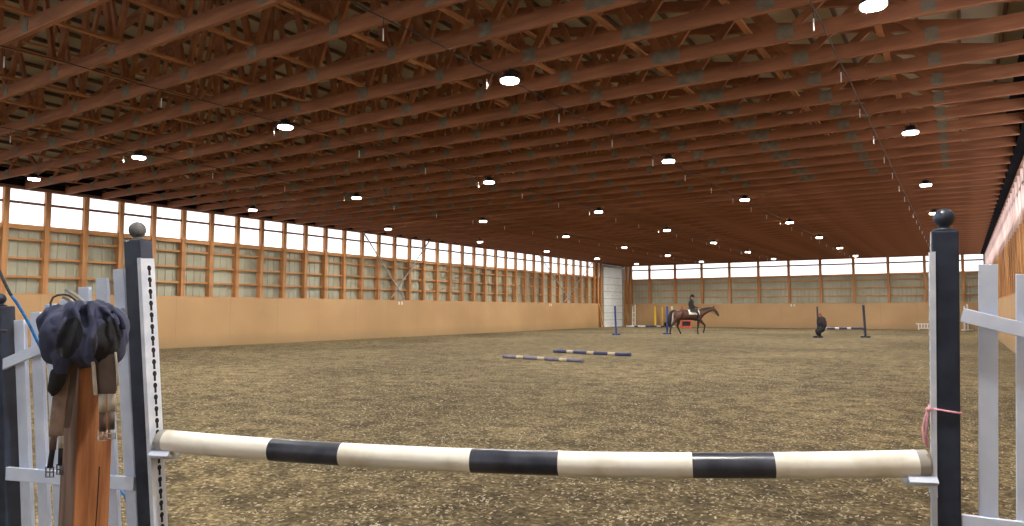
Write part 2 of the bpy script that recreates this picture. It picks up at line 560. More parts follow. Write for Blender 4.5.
mb = MB(); mb.beam((XL + .22, 60.5, 0), (XL - .0, 60.2, ZK), .16, .05, (0, 1, 0)); link('kick_end_post', mb, 'post', wl)


def cross_brace(ya, yb):
    ym = (ya + yb) / 2
    for y_, s in ((ya, 1), (yb, -1)):
        m = MB(); m.beam((XL + .06, y_, ZH + .02), (XL + .06, ym + s * .55, ZK + .12), .055, .05, (1, 0, 0))
        link('cross_brace', m, 'steel', wl)


cross_brace(26.6, 32.0)
cross_brace(44.7, 53.6)

rposts = [y + .3 for y in lposts] + [54.2, 55.45, 56.7, 57.95, 59.2, 60.45]
wr = long_wall('wall_right', 1, rposts, YF, YB)

# far end wall
bposts = [-24.20 + 2.435 * i for i in range(0, 11)]
wb = tag(link('wall_back', ribbed((XL - .4, YB + WALL_T), (XR + .4, YB + WALL_T), 0, ZS - .1, (0, 1)), 'clad'), kind='structure')


def bb(xa, xb, ya, yb, za, zb):
    m = MB(); m.box((xa, YB + ya, za), (xb, YB + yb, zb)); return m


link('kick_board', bb(XL, XR, -.04, 0, 0, ZK), 'kick', wb)
link('kick_ledge', bb(XL, XR, -.05, .1, ZK, ZK + .04), 'girt', wb)
for x in bposts:
    link('wall_post', bb(x - .10, x + .10, 0, .28, 0, ZH + .1), 'post', wb)
mb = bb(XL - .05, XL + .25, 0, .28, 0, ZH + .1); link('wall_post', mb, 'post', wb)
for z in (2.60, 3.22, 3.84):
    link('girt', bb(XL, XR, .13, .28, z - .045, z + .045), 'girt', wb)
link('sill_beam', bb(XL, XR, .08, .30, ZS - .16, ZS), 'girt', wb)
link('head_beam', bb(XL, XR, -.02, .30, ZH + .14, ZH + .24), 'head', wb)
mb = MB()
mb.v = [V((XL - .4, YB + .3, ZH + .2)), V((XR + .4, YB + .3, ZH + .2)), V((XR + .4, YB + .3, ZH + HEEL + .3)), V((RID_X, YB + .3, ZH + HEEL + .3 + SLOPE * (XR - RID_X))), V((XL - .4, YB + .3, ZH + HEEL + .3))]
mb.f = [(0, 1, 2, 3, 4)]; mb.m = [0]; mb.smooth = [False]
link('gable_panel', mb, 'head', wb)
edges = [XL + .15] + bposts + [XR]
for a, b in zip(edges[:-1], edges[1:]):
    if b - a < .3: continue
    win_n[0] += 1
    p = tag(link('window_%d' % win_n[0], bb(a + .10, b - .10, .17, .19, ZS, ZH + .14), 'pane'), kind='structure')
    link('window_bar', bb(a + .10, b - .10, .10, .165, 5.09, 5.20), 'head', p)

# wall behind the photographer
mb = MB(); mb.box((XL - .4, YF - .4, 0), (XR + .4, YF - .3, ZH + .3))
wf = tag(link('wall_front', mb, 'clad'), kind='structure')
mb = MB(); mb.box((XL, YF - .3, 0), (XR, YF - .24, ZK)); link('kick_board', mb, 'kick', wf)
mb = MB()
mb.v = [V((XL - .4, YF - .35, ZH + .2)), V((XR + .4, YF - .35, ZH + .2)), V((XR + .4, YF - .35, ZH + HEEL + .3)), V((RID_X, YF - .35, ZH + HEEL + .3 + SLOPE * (XR - RID_X))), V((XL - .4, YF - .35, ZH + HEEL + .3))]
mb.f = [(0, 1, 2, 3, 4)]; mb.m = [0]; mb.smooth = [False]
link('gable_panel', mb, 'clad', wf)


for xa in (-24.5, -20.5, -16.5, -12.5, -8.5, -4.5):  # unseen glowing panes, added to bring in daylight from behind
    win_n[0] += 1
    m = MB(); m.box((xa, YF - .29, 2.2), (xa + 3.7, YF - .27, 5.4))
    p = tag(link('window_%d' % win_n[0], m, 'panefill'), kind='structure')
    m = MB()
    for x in (xa, xa + 1.85, xa + 3.7): m.box((x - .05, YF - .27, 2.2), (x + .05, YF - .20, 5.4))
    m.box((xa, YF - .27, 3.75), (xa + 3.7, YF - .20, 3.85)); link('window_bar', m, 'head', p)

# roof: deck, purlins, lateral braces
def roof_z(x):
    return ZH + HEEL + .22 + SLOPE * ((x - XL) if x < RID_X else (XR - x))


mb = MB()
xs = [XL - .5, RID_X, XR + .5]
for y in (YF - .45, YB + .45):
    for x in xs: mb.v.append(V((x, y, roof_z(x) + .12)))
mb.quad((0, 3, 4, 1)); mb.quad((1, 4, 5, 2))
ceil = tag(link('ceiling', mb, 'deck'), kind='structure')
x = XL + .25
while x < XR:
    z = roof_z(x)
    m = MB(); m.box((x - .025, YF, z + .015), (x + .025, YB, z + .10)); link('purlin', m, 'purlin', ceil)
    x += .62
BRX = [-25.0 + 1.72 * i for i in range(15)]
for x in BRX:
    m = MB(); m.box((x - .045, YF, ZH + .255), (x + .045, YB, ZH + .295)); link('lateral_brace', m, 'lateral', ceil)
for x in (-20.5, -15.9, -11.0, -6.4):
    z = roof_z(x) - 1.15 - .08 * abs(x)*0
    m = MB(); m.box((x - .04, YF, z - .02), (x + .04, YB, z + .02)); link('lateral_brace', m, 'lateral', ceil)

# trusses -----------------------------------------------------------
NP = 15
BX0, BX1 = XL - .1, XR + .1
SP = (BX1 - BX0) / NP
BN = [BX0 + SP * i for i in range(NP + 1)]
ZB = ZH + .01


def top_z(x):
    return roof_z(x) - .17


web_mesh = []
gus_mesh = []
mb = MB(); mb.box((BX0, -.035, ZB), (XR - .26, .035, ZB + .222)); chord_me = mb.mesh('bottom_chord')
chord_me.materials.append(M['truss'])
top_me = []
for xa, xb in ((BX0, RID_X), (BX1, RID_X)):
    m = MB(); m.beam((xa, 0, top_z(xa)), (xb, 0, top_z(xb)), .07, .19, (0, 1, 0)); me = m.mesh('top_chord'); me.materials.append(M['truss']); top_me.append(me)
for i in range(NP):
    xm = (BN[i] + BN[i + 1]) / 2
    zt = top_z(xm)
    if zt - ZB < .55: continue
    for xb in (BN[i], BN[i + 1]):
        m = MB(); m.beam((xb + (xm - xb) * .06, 0, ZB + .15), (xm, 0, zt), .06, .12, (0, 1, 0)); me = m.mesh('web_member'); me.materials.append(M['web']); web_mesh.append(me)
m = MB(); m.beam((RID_X, 0, ZB + .1), (RID_X, 0, top_z(RID_X)), .06, .14, (0, 1, 0)); me = m.mesh('web_member'); me.materials.append(M['web']); web_mesh.append(me)
for i in range(1, NP):
    wd = .46 if i in (4, 12) else (.24 if i % 2 else .18)
    m = MB(); m.box((BN[i] - wd / 2 * 1.0, -.041, ZB + .035), (BN[i] + wd / 2, .041, ZB + .25)); me = m.mesh('gusset_plate'); me.materials.append(M['gusset']); gus_mesh.append(me)


def child(me, parent):
    o = bpy.data.objects.new(me.name.split('.')[0], me); COL.objects.link(o); o.parent = parent; return o


# one joined mesh for the trusses far down the hall
bm = bmesh.new()
for me in [chord_me] + top_me + web_mesh:
    n = len(bm.faces)
    bm.from_mesh(me)
    bm.faces.ensure_lookup_table()
    k = 0 if me in [chord_me] + top_me else (1 if me in web_mesh else 2)
    for fi in range(n, len(bm.faces)): bm.faces[fi].material_index = k
far_me = bpy.data.meshes.new('roof_truss'); bm.to_mesh(far_me); bm.free()
for k in ('truss', 'web', 'gusset'): far_me.materials.append(M[k])
TY = [3.43 + 1.25 * k for k in range(0, 47)]
NT = len(TY)
for k, y in enumerate(TY):
    if k <= 16:
        t = empty('roof_truss', (0, y, 0))
        child(chord_me, t)
        for me in top_me + web_mesh + gus_mesh: child(me, t)
    else:
        t = bpy.data.objects.new('roof_truss', far_me); COL.objects.link(t); t.location = (0, y, 0)
    if k == 0: lab = 'brown timber roof truss nearest the camera, just above the photo'
    elif k < 23: lab = 'brown timber roof truss, %s counted from the camera end' % ordinal(k + 1)
    else: lab = 'brown timber roof truss, %s counted from the far end wall' % ordinal(NT - k)
    tag(t, lab, 'roof truss', 'roof trusses across the hall')

# lamps ---------------------------------------------------------------
ROWS = [(-22.65, 'leftmost lamp row'), (-17.2, 'second lamp row from left'), (-11.75, 'middle lamp row'), (-6.2, 'fourth lamp row from left'), (-.8, 'rightmost lamp row')]
LZ = 5.30
lamp0 = None
for rx, rn in ROWS:
    for k in range(-1, 7):
        y = 9.66 + 7.52 * k
        if lamp0 is None:
            o = empty('ceiling_lamp', (rx, y, LZ))
            m = MB(); m.lathe([(.0, .0), (.150, .0), (.160, .02), (.160, .05), (.11, .07), (.09, .14), (.0, .15)], seg=24); link('housing', m, 'lamp', o)
            m = MB(); m.lathe([(.145, -.026), (.158, -.016), (.16, 0.0), (.158, .012)], seg=24); link('rim', m, 'rim', o)
            m = MB(); m.lathe([(.0, -.030), (.144, -.028), (.146, -.022)], seg=24); link('lens', m, 'led', o)
            m = MB(); m.tube([(0, 0, .14), (0, 0, .26)], .008, 6); link('hook', m, 'lamp', o)
            lamp0 = o
        else:
            o = copy_thing(lamp0); o.location = (rx, y, LZ)
        tag(o, ('round LED lamp, %s from the camera in the %s' % (ORD[k], rn)) if k >= 0 else 'round LED lamp overhead before the photo begins, %s' % rn, 'ceiling lamp', 'round LED lamps under the trusses')

# dust-control water pipes under the trusses with drop nozzles -----------
drop_me = MB(); drop_me.tube([(0, 0, 0), (0, 0, -.17)], .005, 6, 0); drop_me.tube([(0, 0, -.16), (0, 0, -.33)], .010, 6, 1)
drop_me = drop_me.mesh('drop_nozzle'); drop_me.materials.append(M['pipe']); drop_me.materials.append(M['nozzle'])
for px_, y0, lab in ((-17.6, 4.5, 'second lamp row from left'), (-12.15, 4.7, 'middle lamp row'), (-6.55, 4.5, 'fourth lamp row from left'), (-1.52, 4.8, 'rightmost lamp row')):
    pp = empty('sprinkler_pipe', (px_, 3.0, ZH + .003))
    tag(pp, 'thin dark water pipe with white nozzles beside the %s' % lab, 'water pipe', 'thin water pipes under the trusses')
    pts = []
    y = 3.0
    while y < 60.5:
        pts.append((0, y - 3.0, .015 * math.sin(y * 2.5))); y += .625
    m = MB(); m.tube(pts, .010, 6); link('pipe', m, 'pipe', pp)
    y = y0
    while y < 60:
        d = child(drop_me, pp); d.location = (0, y - 3.0, 0)
        y += 2.5


# ------------------------------------------------------------------ the near jump
def jz(px): return 2.937 / (1 + .21 * (px - 512) / F)


EL = V((math.cos(YAW), math.sin(YAW), 0)); ED = V((-math.sin(YAW), math.cos(YAW), 0))
UJ = (EL - ED * .21).normalized()          # along the jump, left to right
NJ = V((UJ.y, -UJ.x, 0))                   # towards the camera
if NJ.dot(ED) > 0: NJ = -NJ


PLANE = [jz]


def jz_right(px): return 3.448 / (1 + .53 * (px - 512) / F)


def seg(pa, pb, z0=None):
    jz = PLANE[0]
    """two pixels on the jump plane -> world points; z0 extends the lower end down to a height"""
    a = at(pa[0], pa[1], jz(pa[0])); b = at(pb[0], pb[1], jz(pb[0]))
    if z0 is not None:
        b = a + (b - a) * ((z0 - a.z) / (b.z - a.z))
    return a, b


def standard(sgn, top_in, low_in, top_out, low_out, slats, rail_up, rail_low, strip_top, label):
    a, b = seg(top_in, low_in, .06)
    root = empty('jump_standard', (b.x, b.y, 0))
    tag(root, label, 'jump standard', 'white picket jump standards holding the near pole')
    w = .087
    def post(a, b):
        m = MB(); m.beam(b, a, w, w, UJ); return link('post', m, 'black', root, True, .006)
    p = post(a, b)
    ax = (a - b).normalized()
    def finial(a, r, par, mt):
        m = MB()
        m.lathe([(r * 1.02, 0), (r * 1.02, r * .18), (r * .62, r * .30), (r * .5, r * .48)] + [(r * math.sin(t), r * 1.35 - r * math.cos(t)) for t in [PI * (.17 + .83 * i / 12) for i in range(13)]], a, 20, ax)
        link('finial', m, mt, par, True)
    finial(a, .038 if sgn < 0 else .0355, p, 'dustyblack' if sgn < 0 else 'black')
    # keyhole strip on the inner face, with a narrow flange on the camera side
    inn = UJ * (-sgn)
    st = a - ax * strip_top
    en = b + ax * .12
    off = inn * (w / 2 + .003)
    m = MB()
    m.beam(en + off + NJ * .002, st + off + NJ * .002, .088, .005, NJ)
    m.beam(en + inn * (w / 2 - .004) + NJ * (w / 2 + .003), st + inn * (w / 2 - .004) + NJ * (w / 2 + .003), .018, .005, UJ)
    L = (st - en).length
    k = .045
    fo = inn * (w / 2 + .0062)
    cx = -NJ * .004
    while k < L - .03:
        c = st - ax * k + fo + cx
        for rr, nn in ((.0135, 14),):
            n = len(m.v)
            ring = [c + NJ * (rr * math.cos(2 * PI * i / nn)) + ax * (rr * math.sin(2 * PI * i / nn)) for i in range(nn)]
            m.v += ring
            m.f.append(tuple(range(n, n + nn))); m.m.append(1); m.smooth.append(False)
        n = len(m.v)
        m.v += [c + NJ * .0075 - ax * .008, c - NJ * .0075 - ax * .008, c - NJ * .0075 - ax * .034, c + NJ * .0075 - ax * .034]
        m.quad((n, n + 1, n + 2, n + 3), 1)
        k += .0548
    link('keyhole_strip', m, ['whitestrip', 'hole'], root, True)
    ao, bo = seg(top_out, low_out, .06)
    p2 = post(ao, bo)
    finial(ao, .028, p2, 'black')
    for (ta, tb) in slats:
        sa, sb = seg(ta, tb, .10)
        m = MB(); m.beam(sb - NJ * .005, sa - NJ * .005, .058, .022, UJ); link('picket', m, 'white', root, True, .002)
    for (ra, rb), hh in ((rail_up, .045), (rail_low, .055)):
        r0, r1 = seg(ra, rb)
        m = MB(); m.beam(r0 + NJ * .026, r1 + NJ * .026, .022, hh * 1.12, NJ); link('rail', m, 'white', root, True, .002)
    for q in (b, bo):
        m = MB(); g = V((q.x, q.y, .045)); m.beam(g - NJ * .33, g + NJ * .33, .09, .09, UJ); link('foot', m, 'black', root, True, .005)
    return root


lefts = [((19.5, 320), (27.5, 526)), ((35.8, 312), (44.5, 526)), ((50.5, 304), (60, 526)), ((65.5, 299), (76, 526)), ((84, 287), (95, 526)), ((101.5, 278), (114, 526)), ((119, 269), (133, 526))]
standard(-1, (138.0, 241), (152.5, 526), (0.5, 306.5), (6.5, 526), lefts, ((1.5, 367), (128, 313)), ((5.5, 471.5), (139, 482.5)), .083,
         'white picket jump standard with black posts at the left, blue jacket before it')
PLANE[0] = jz_right
UJ0, NJ0 = UJ, NJ
UJ = (EL - ED * .53).normalized(); NJ = V((UJ.y, -UJ.x, 0))
if NJ.dot(ED) > 0: NJ = -NJ
rights = [((988.2, 264), (988.6, 526)), ((1026, 274), (1026.8, 526)), ((1065, 284), (1066, 526)), ((1104, 294), (1105, 526)), ((1143, 303), (1144.5, 526)), ((1182, 312), (1184, 526))]
standard(1, (944.2, 231), (946.5, 526), (1216, 318), (1218, 526), rights, ((961, 314.8), (1222, 379)), ((961, 521), (1222, 554)), .078,
         'white picket jump standard with black posts at the right, pink twine around it')

UJ, NJ = UJ0, NJ0
# the jump pole
pl = at(160.5, 440.2, jz(160) - .0); pr = at(927.5, 463.2, jz(927))


def on_pole(px):
    lo, hi = 0.0, 1.0
    for _ in range(40):
        t = (lo + hi) / 2
        q = pl.lerp(pr, t) - EYE
        x = 512 + F * q.dot(RT) / q.dot(FW)
        if x < px: lo = t
        else: hi = t
    return (lo + hi) / 2


bands = [(0, 2), (on_pole(167), 0), (on_pole(272), 1), (on_pole(342), 0), (on_pole(472), 1), (on_pole(559), 0), (on_pole(692), 1), (on_pole(774), 0), (on_pole(916), 2), (1.0, 2)]
pts = []; mis = []
for (t0, mi), (t1, _) in zip(bands[:-1], bands[1:]):
    n = max(1, int((t1 - t0) * 40))
    for i in range(n):
        pts.append(t0 + (t1 - t0) * i / n); mis.append(mi)
pts.append(1.0)
PR = .0495
axis = (pr - pl).normalized()
cv = [pl.lerp(pr, t) + V((0, 0, -.046 * 4 * t * (1 - t))) for t in pts]
mb = MB(); mb.tube(cv, PR, 28, 0, mis=mis)
jp = link('jump_pole', mb, ['polewhite', 'poleblack', 'polecap'], None, bevel=.004)
tag(jp, 'long white jump pole with three black bands across the foreground', 'jump pole')


# cups the pole lies in
def cup(px, py, sgn, label):
    e = pl if sgn < 0 else pr
    c = e + UJ * (.02 * -sgn) + V((0, 0, 0))
    root = empty('jump_cup', (e.x, e.y, e.z - .10))
    tag(root, label, 'jump cup', 'white cups under the near pole')
    m = MB()
    n = 12
    inner = -sgn * UJ
    w0 = 0.005; w1 = .092
    ra, rb = PR + .003, PR + .032
    cc = e.copy()
    base = e - inner * 0.012
    n0 = 0
    for i in range(n + 1):
        t = PI * (1.24 + .52 * i / n)
        for rr in (ra, rb):
            for ww in (w0 - .01, w1):
                m.v.append(base + inner * ww + NJ * (rr * math.cos(t)) + V((0, 0, rr * math.sin(t) - .002)))
    for i in range(n):
        a = 4 * i; b = a + 4
        for q in ((a, a + 1, b + 1, b), (a + 2, b + 2, b + 3, a + 3), (a, b, b + 2, a + 2), (a + 1, a + 3, b + 3, b + 1)):
            m.quad(q, 0, True)
    m.quad((0, 2, 3, 1)); k = 4 * n; m.quad((k, k + 1, k + 3, k + 2))
    link('cup', m, 'white', root, True)
    m = MB(); m.beam(base + V((0, 0, -.115)) - inner * .004, base + V((0, 0, -.03)) - inner * .004, .07, .006, NJ); link('back_plate', m, 'white', root, True)
    return root


cup(0, 0, -1, 'white plastic jump cup under the left end of the near pole')
cup(0, 0, 1, 'white plastic jump cup under the right end of the near pole')

UJ, NJ = (EL - ED * .53).normalized(), None
NJ = V((UJ.y, -UJ.x, 0))
# pink twine tied around the right post
pc = at(944.8, 412, jz_right(944.8))
mb = MB()
h = .0495
ring = []
for i in range(28):
    t = 2 * PI * i / 28
    cx, sx = math.cos(t), math.sin(t)
    k = h / max(abs(cx), abs(sx))
    ring.append(pc + UJ * (cx * k * .98) + NJ * (sx * k * .98) + V((0, 0, .010 - .10 * cx * .07)))
mb.tube(ring, .0042, 6, close=True)
k0 = pc - UJ * (h + .004) + NJ * .05
dn = V((0, 0, -1))
mb.tube([k0 + V((0, 0, .015)), k0 - UJ * .012 + dn * .02, k0 - UJ * .021 + dn * .06, k0 - UJ * .018 + dn * .10, k0 - UJ * .006 + dn * .128], .004, 6)
mb.tube([k0 + V((0, 0, .015)), k0 - UJ * .006 + dn * .03, k0 - UJ * .012 + dn * .075, k0 - UJ * .006 + dn * .125], .004, 6)
mb.ball(k0 + V((0, 0, .012)), .010, 8, 6)
tag(link('twine', mb, 'pink'), 'pink baling twine tied around the black post at the right', 'twine')

# ------------------------------------------------------------------ timber post with jacket, girth, rope
TD = 2.42
al = math.radians(54.5)
fa = (EL * math.cos(al) + ED * math.sin(al)).normalized()        # along the front face
fb = (-EL * math.sin(al) + ED * math.cos(al)).normalized()       # along the weathered face
A_ = .118
corner = at(76.5, 440, TD); corner.z = 0
ctr = corner + fa * (A_ / 2) + fb * (A_ / 2)
TOPZ = at(80, 335, TD + .05).z
mb = MB()
nz_ = 14
hw = A_ / 2
for i in range(nz_ + 1):
    z = TOPZ * i / nz_
    for a, b in ((-1, -1), (1, -1), (1, 1), (-1, 1)):
        j = .003 * noise.noise(V((z * 3, a * 2.0, b * 2.0)))
        q = ctr + fa * (a * hw + j) + fb * (b * hw + j); mb.v.append(V((q.x, q.y, z)))
for i in range(nz_):
    for k in range(4):
        k2 = (k + 1) % 4
        mb.quad((4 * i + k, 4 * i + k2, 4 * i + 4 + k2, 4 * i + 4 + k), 1 if k == 3 else 0)
mb.quad((3, 2, 1, 0)); mb.quad([4 * nz_ + k for k in range(4)])
# drying cracks and a knot on the face
tp = link('timber_post', mb, ['timber', 'timbergrey'], None, bevel=.004)
tag(tp, 'rough orange-brown square timber post under the blue jacket', 'timber post')
fn = -fb
mb = MB()
s0 = [(.62, .50), (.63, .60), (.60, .70), (.64, .82), (.66, .95)]
for (u, z), (u2, z2) in zip(s0[:-1], s0[1:]):
    a = corner + fa * (A_ * u) + fn * .0005; b = corner + fa * (A_ * u2) + fn * .0005
    mb.beam(V((a.x, a.y, z)), V((b.x, b.y, z2)), .0035, .002, fa)
kn = corner + fa * (A_ * .42) + fn * .0
mb.ball(V((kn.x, kn.y, at(85, 384, TD).z)), .006, 10, 6)
link('crack', mb, 'hole', tp)


def td(px, py, d=TD): return at(px, py, d)


# jacket: a bundle of folded cloth, one skin from several lobes
def blob(name, parts, voxel, mats, parent=None, smooth=6, disp=0.0, dscale=.05):
    bm = bmesh.new()
    for kind, *a in parts:
        if kind == 'e':
            c, rx, ry, rz, ang = a
            r = bmesh.ops.create_icosphere(bm, subdivisions=4, radius=1.0)
            mt = Matrix((EL, -ED, V((0, 0, 1)))).transposed().to_4x4()
            rot = Matrix.Rotation(ang, 4, V((0, 1, 0)))
            bmesh.ops.transform(bm, matrix=Matrix.Translation(c) @ mt @ rot @ Matrix.Diagonal((rx, ry, rz, 1)), verts=r['verts'])
        else:
            pts, rad = a
            t = MB(); t.tube(pts, rad, 14)
            base = [bm.verts.new(p) for p in t.v]
            for fc in t.f:
                try: bm.faces.new([base[i] for i in fc])
                except ValueError: pass
    me = bpy.data.meshes.new(name)
    bmesh.ops.recalc_face_normals(bm, faces=bm.faces)
    bm.to_mesh(me); bm.free()
    for x in mats: me.materials.append(M[x])
    o = bpy.data.objects.new(name, me); COL.objects.link(o)
    rm = o.modifiers.new('r', 'REMESH'); rm.mode = 'VOXEL'; rm.voxel_size = voxel
    sm = o.modifiers.new('s', 'SMOOTH'); sm.iterations = smooth; sm.factor = .5
    bake(o)
    me = o.data
    if disp:
        nn = [v.normal.copy() for v in me.vertices]
        for v, n in zip(me.vertices, nn):
            p = v.co / dscale
            q = V((p.x, p.y, p.z * .45))
            v.co = v.co + n * disp * (abs(noise.noise(q)) * 2 - .6 + .8 * min(0, abs(noise.noise(q * .5 + V((7, 3, 1)))) * 6 - 1))
    for p in me.polygons: p.use_smooth = True
    if not len(me.materials):
        for x in mats: me.materials.append(M[x])
    if parent: o.parent = parent
    return o


JD = TD + .02
def jp_(px, py, d=0.0): return at(px, py, JD + d)
def pr_(n): return n * JD / F
parts = [
    ('e', jp_(83, 334), pr_(36), .10, pr_(34), 0),
    ('e', jp_(102, 337, -.03), pr_(23), .09, pr_(31), -.1),
    ('e', jp_(64, 335, -.03), pr_(19), .09, pr_(31), .2),
    ('e', jp_(113, 326, .01), pr_(13), .07, pr_(20), -.3),
    ('e', jp_(86, 313), pr_(27), .08, pr_(13), 0),
    ('e', jp_(86, 345, -.04), pr_(20), .07, pr_(20), 0),
    # folded sleeve on the left
    ('t', [jp_(62, 309, -.03), jp_(50, 313, -.05), jp_(43.5, 321, -.05), jp_(44, 330, -.05), jp_(53, 336, -.05)], [pr_(7), pr_(7.5), pr_(6.5), pr_(6), pr_(6)]),
    ('t', [jp_(42, 335, -.03), jp_(48, 338, -.06), jp_(56, 334, -.09)], [pr_(5), pr_(5), pr_(3)]),
    # diagonal folds over the mound
    ('t', [jp_(72, 303, -.05), jp_(62, 314, -.09), jp_(55, 328, -.11), jp_(52, 345, -.09)], [pr_(4), pr_(3), pr_(2.6), pr_(3.5)]),
    ('t', [jp_(80, 303, -.06), jp_(76, 312, -.10), jp_(80, 322, -.13), jp_(84, 335, -.13)], [pr_(4), pr_(3), pr_(2.6), pr_(2)]),
    ('t', [jp_(90, 304, -.06), jp_(92, 318, -.11), jp_(92, 336, -.13), jp_(89, 356, -.12)], [pr_(5), pr_(4), pr_(4), pr_(5)]),
    ('t', [jp_(96, 301, -.02), jp_(111, 306, -.05), jp_(121, 317, -.06), jp_(124.5, 329, -.05)], [pr_(2.6), pr_(2.8), pr_(2.8), pr_(3.2)]),
    ('t', [jp_(88, 302, -.03), jp_(103, 308, -.065), jp_(115, 319, -.09), jp_(120, 338, -.08)], [pr_(2.2), pr_(2.6), pr_(2.4), pr_(3.0)]),
    # sleeve hanging at the lower left
    ('t', [jp_(58, 346, -.07), jp_(62, 360, -.09), jp_(60, 373, -.09), jp_(55, 384, -.08)], [pr_(10), pr_(8.5), pr_(6.5), pr_(6)]),
    ('t', [jp_(70, 348, -.06), jp_(70, 360, -.06), jp_(67, 368, -.05)], [pr_(9), pr_(6), pr_(4)]),
]
jk = blob('jacket', parts, .0052, ['navy', 'blackfab'], smooth=3, disp=.0045, dscale=.040)
tag(jk, 'bundled navy blue jacket with black panels on the timber post', 'jacket')
for p in jk.data.polygons:
    q = p.center - EYE
    k = q.dot(FW)
    x = 512 + F * q.dot(RT) / k; y = 263 - F * q.dot(UP) / k
    e1 = ((x - 69) / 12.5 + (y - 340) * .02) ** 2 + ((y - 338) / 21) ** 2
    e2 = ((x - 107) / 14 + (y - 340) * .012) ** 2 + ((y - 342) / 21) ** 2
    if p.normal.dot(FW) < .2 and (e1 < 1 or e2 < 1): p.material_index = 1
# black cuff of the hanging sleeve
cf = blob('cuff', [('t', [jp_(60, 371, -.09), jp_(57, 381, -.085), jp_(54, 389, -.08), jp_(54, 396, -.075)], [pr_(7.2), pr_(7.4), pr_(6.2), pr_(2.6)])], .004, ['blackfab'], None, 3, .003, .03)
cf.parent = jk

# grey strap with thin black loop behind the jacket
st_ = empty('strap', tuple(jp_(78, 303, .03)))
tag(st_, 'grey webbing strap with a thin black loop poking out above the jacket', 'strap')
mb = MB()
q = [jp_(66, 289.5, .02), jp_(72, 293, .02), jp_(78, 297, .02), jp_(84, 302, .02), jp_(89, 307, .02)]
mb.tube(q, .0058, 8)
q = [jp_(63, 297, .02), jp_(70, 301, .02), jp_(78, 305, .02)]
mb.tube(q, .005, 8)
link('webbing', mb, 'greystrap', st_, True)
mb = MB()
mb.tube([jp_(51, 309, 0), jp_(50.5, 303, 0), jp_(53, 297.5, 0), jp_(58, 295, .01), jp_(64, 294.5, .01), jp_(69, 295.5, .02), jp_(74, 299, .02), jp_(80, 304, .02)], .0035, 8)
link('loop', mb, 'ropedark', st_, True)

# girth hanging over the post top, both ends with two elastic straps and buckles
gr = empty('girth', (ctr.x, ctr.y, TOPZ))
tag(gr, 'brown padded saddle girth hung over the timber post below the jacket', 'girth')


def ribbon(ptsA, ptsB, t, nrm):
    """flat strip between two edges, thickness t"""
    m = MB()
    n = len(ptsA)
    for a, b in zip(ptsA, ptsB):
        m.v += [a + nrm * t / 2, b + nrm * t / 2, b - nrm * t / 2, a - nrm * t / 2]
    for i in range(n - 1):
        for k in range(4):
            m.quad((4 * i + k, 4 * i + (k + 1) % 4, 4 * i + 4 + (k + 1) % 4, 4 * i + 4 + k), 0, k in (0, 2))
    m.quad((3, 2, 1, 0)); m.quad([4 * (n - 1) + k for k in range(4)])
    return m


nc = -ray(80, 400).normalized(); nc.z = 0; nc.normalize()
GL = TD - .03
L_ = lambda px, py: at(px, py, GL)
ra = [L_(57, 350), L_(54, 385), L_(51, 410), L_(48.5, 432), L_(48.5, 437)]
rb = [L_(74, 350), L_(69, 385), L_(66, 410), L_(63.5, 432), L_(63.5, 437)]
link('pad', ribbon(ra, rb, .02, nc), 'girth', gr, True, .006)
link('pad', ribbon([L_(71, 352), L_(67, 390), L_(63, 428)], [L_(78.5, 352), L_(75, 390), L_(69, 428)], .018, -fb + fa * .0), 'girthdark', gr, True, .004)
RD = TD - .055
R_ = lambda px, py, d=0.0: at(px, py, RD + d)
ra = [R_(92, 354), R_(93.5, 368), R_(95.5, 388), R_(97.5, 394)]
rb = [R_(115, 354), R_(116, 368), R_(117, 388), R_(116.0, 394)]
link('pad', ribbon(ra, rb, .020, nc), 'girthdark', gr, True, .005)
link('binding', ribbon([R_(89.5, 356, -.012), R_(91.5, 365, -.012), R_(93, 389, -.012), R_(93.5, 395, -.012)], [R_(93.5, 356, -.012), R_(95.5, 365, -.012), R_(97.5, 389, -.012), R_(98, 395.5, -.012)], .012, nc), 'cream', gr, True, .003)
link('binding', ribbon([R_(114, 352, -.012), R_(115.5, 365, -.012), R_(117, 385, -.012)], [R_(116.5, 352, -.012), R_(118, 365, -.012), R_(119.5, 385, -.012)], .012, nc), 'cream', gr, True, .003)


def strap_end(f, x0, y0, x1, y1, w, ym, mats, bm_):
    """elastic strap hanging from (x0,y0) to (x1,y1) px with a roller buckle; f maps px to points"""
    xm = x0 + (x1 - x0) * (ym - y0) / (y1 - y0)
    a = ribbon([f(x0 - w / 2, y0), f(xm - w / 2, ym)], [f(x0 + w / 2, y0), f(xm + w / 2, ym)], .006, nc)
    s = link('elastic_strap', a, mats[0], gr, True)
    b = ribbon([f(xm - w * .42, ym - 1), f(x1 - w * .42, y1 - 9)], [f(xm + w * .42, ym - 1), f(x1 + w * .42, y1 - 9)], .005, nc)
    link('elastic_strap', b, mats[1], gr, True)
    m = MB()
    c = [f(x1 - w * .55, y1 - 10), f(x1 + w * .55, y1 - 10), f(x1 + w * .52, y1), f(x1 - w * .58, y1)]
    m.tube(c, .0028, 6, close=True)
    m.tube([f(x1 - w * .55, y1 - 5), f(x1 + w * .55, y1 - 5)], .0024, 6)
    m.tube([f(x1, y1 - 9.5), f(x1, y1)], .0022, 6)
    link('buckle', m, bm_, gr, True)


GD = lambda px, py: at(px, py, GL - .012)
strap_end(GD, 54, 436, 49.8, 477, 7.0, 450, ('girthdark', 'blackfab'), 'buckledark')
strap_end(GD, 61, 436, 60, 474.5, 5.5, 448, ('cream', 'blackfab'), 'buckledark')
GR_ = lambda px, py: at(px, py, RD - .004)
strap_end(GR_, 102.5, 393, 102.5, 440.5, 8.2, 412, ('cream', 'girthdark'), 'buckle')
strap_end(GR_, 111.5, 393, 111.3, 438.5, 8.0, 411, ('cream', 'girthdark'), 'buckle')

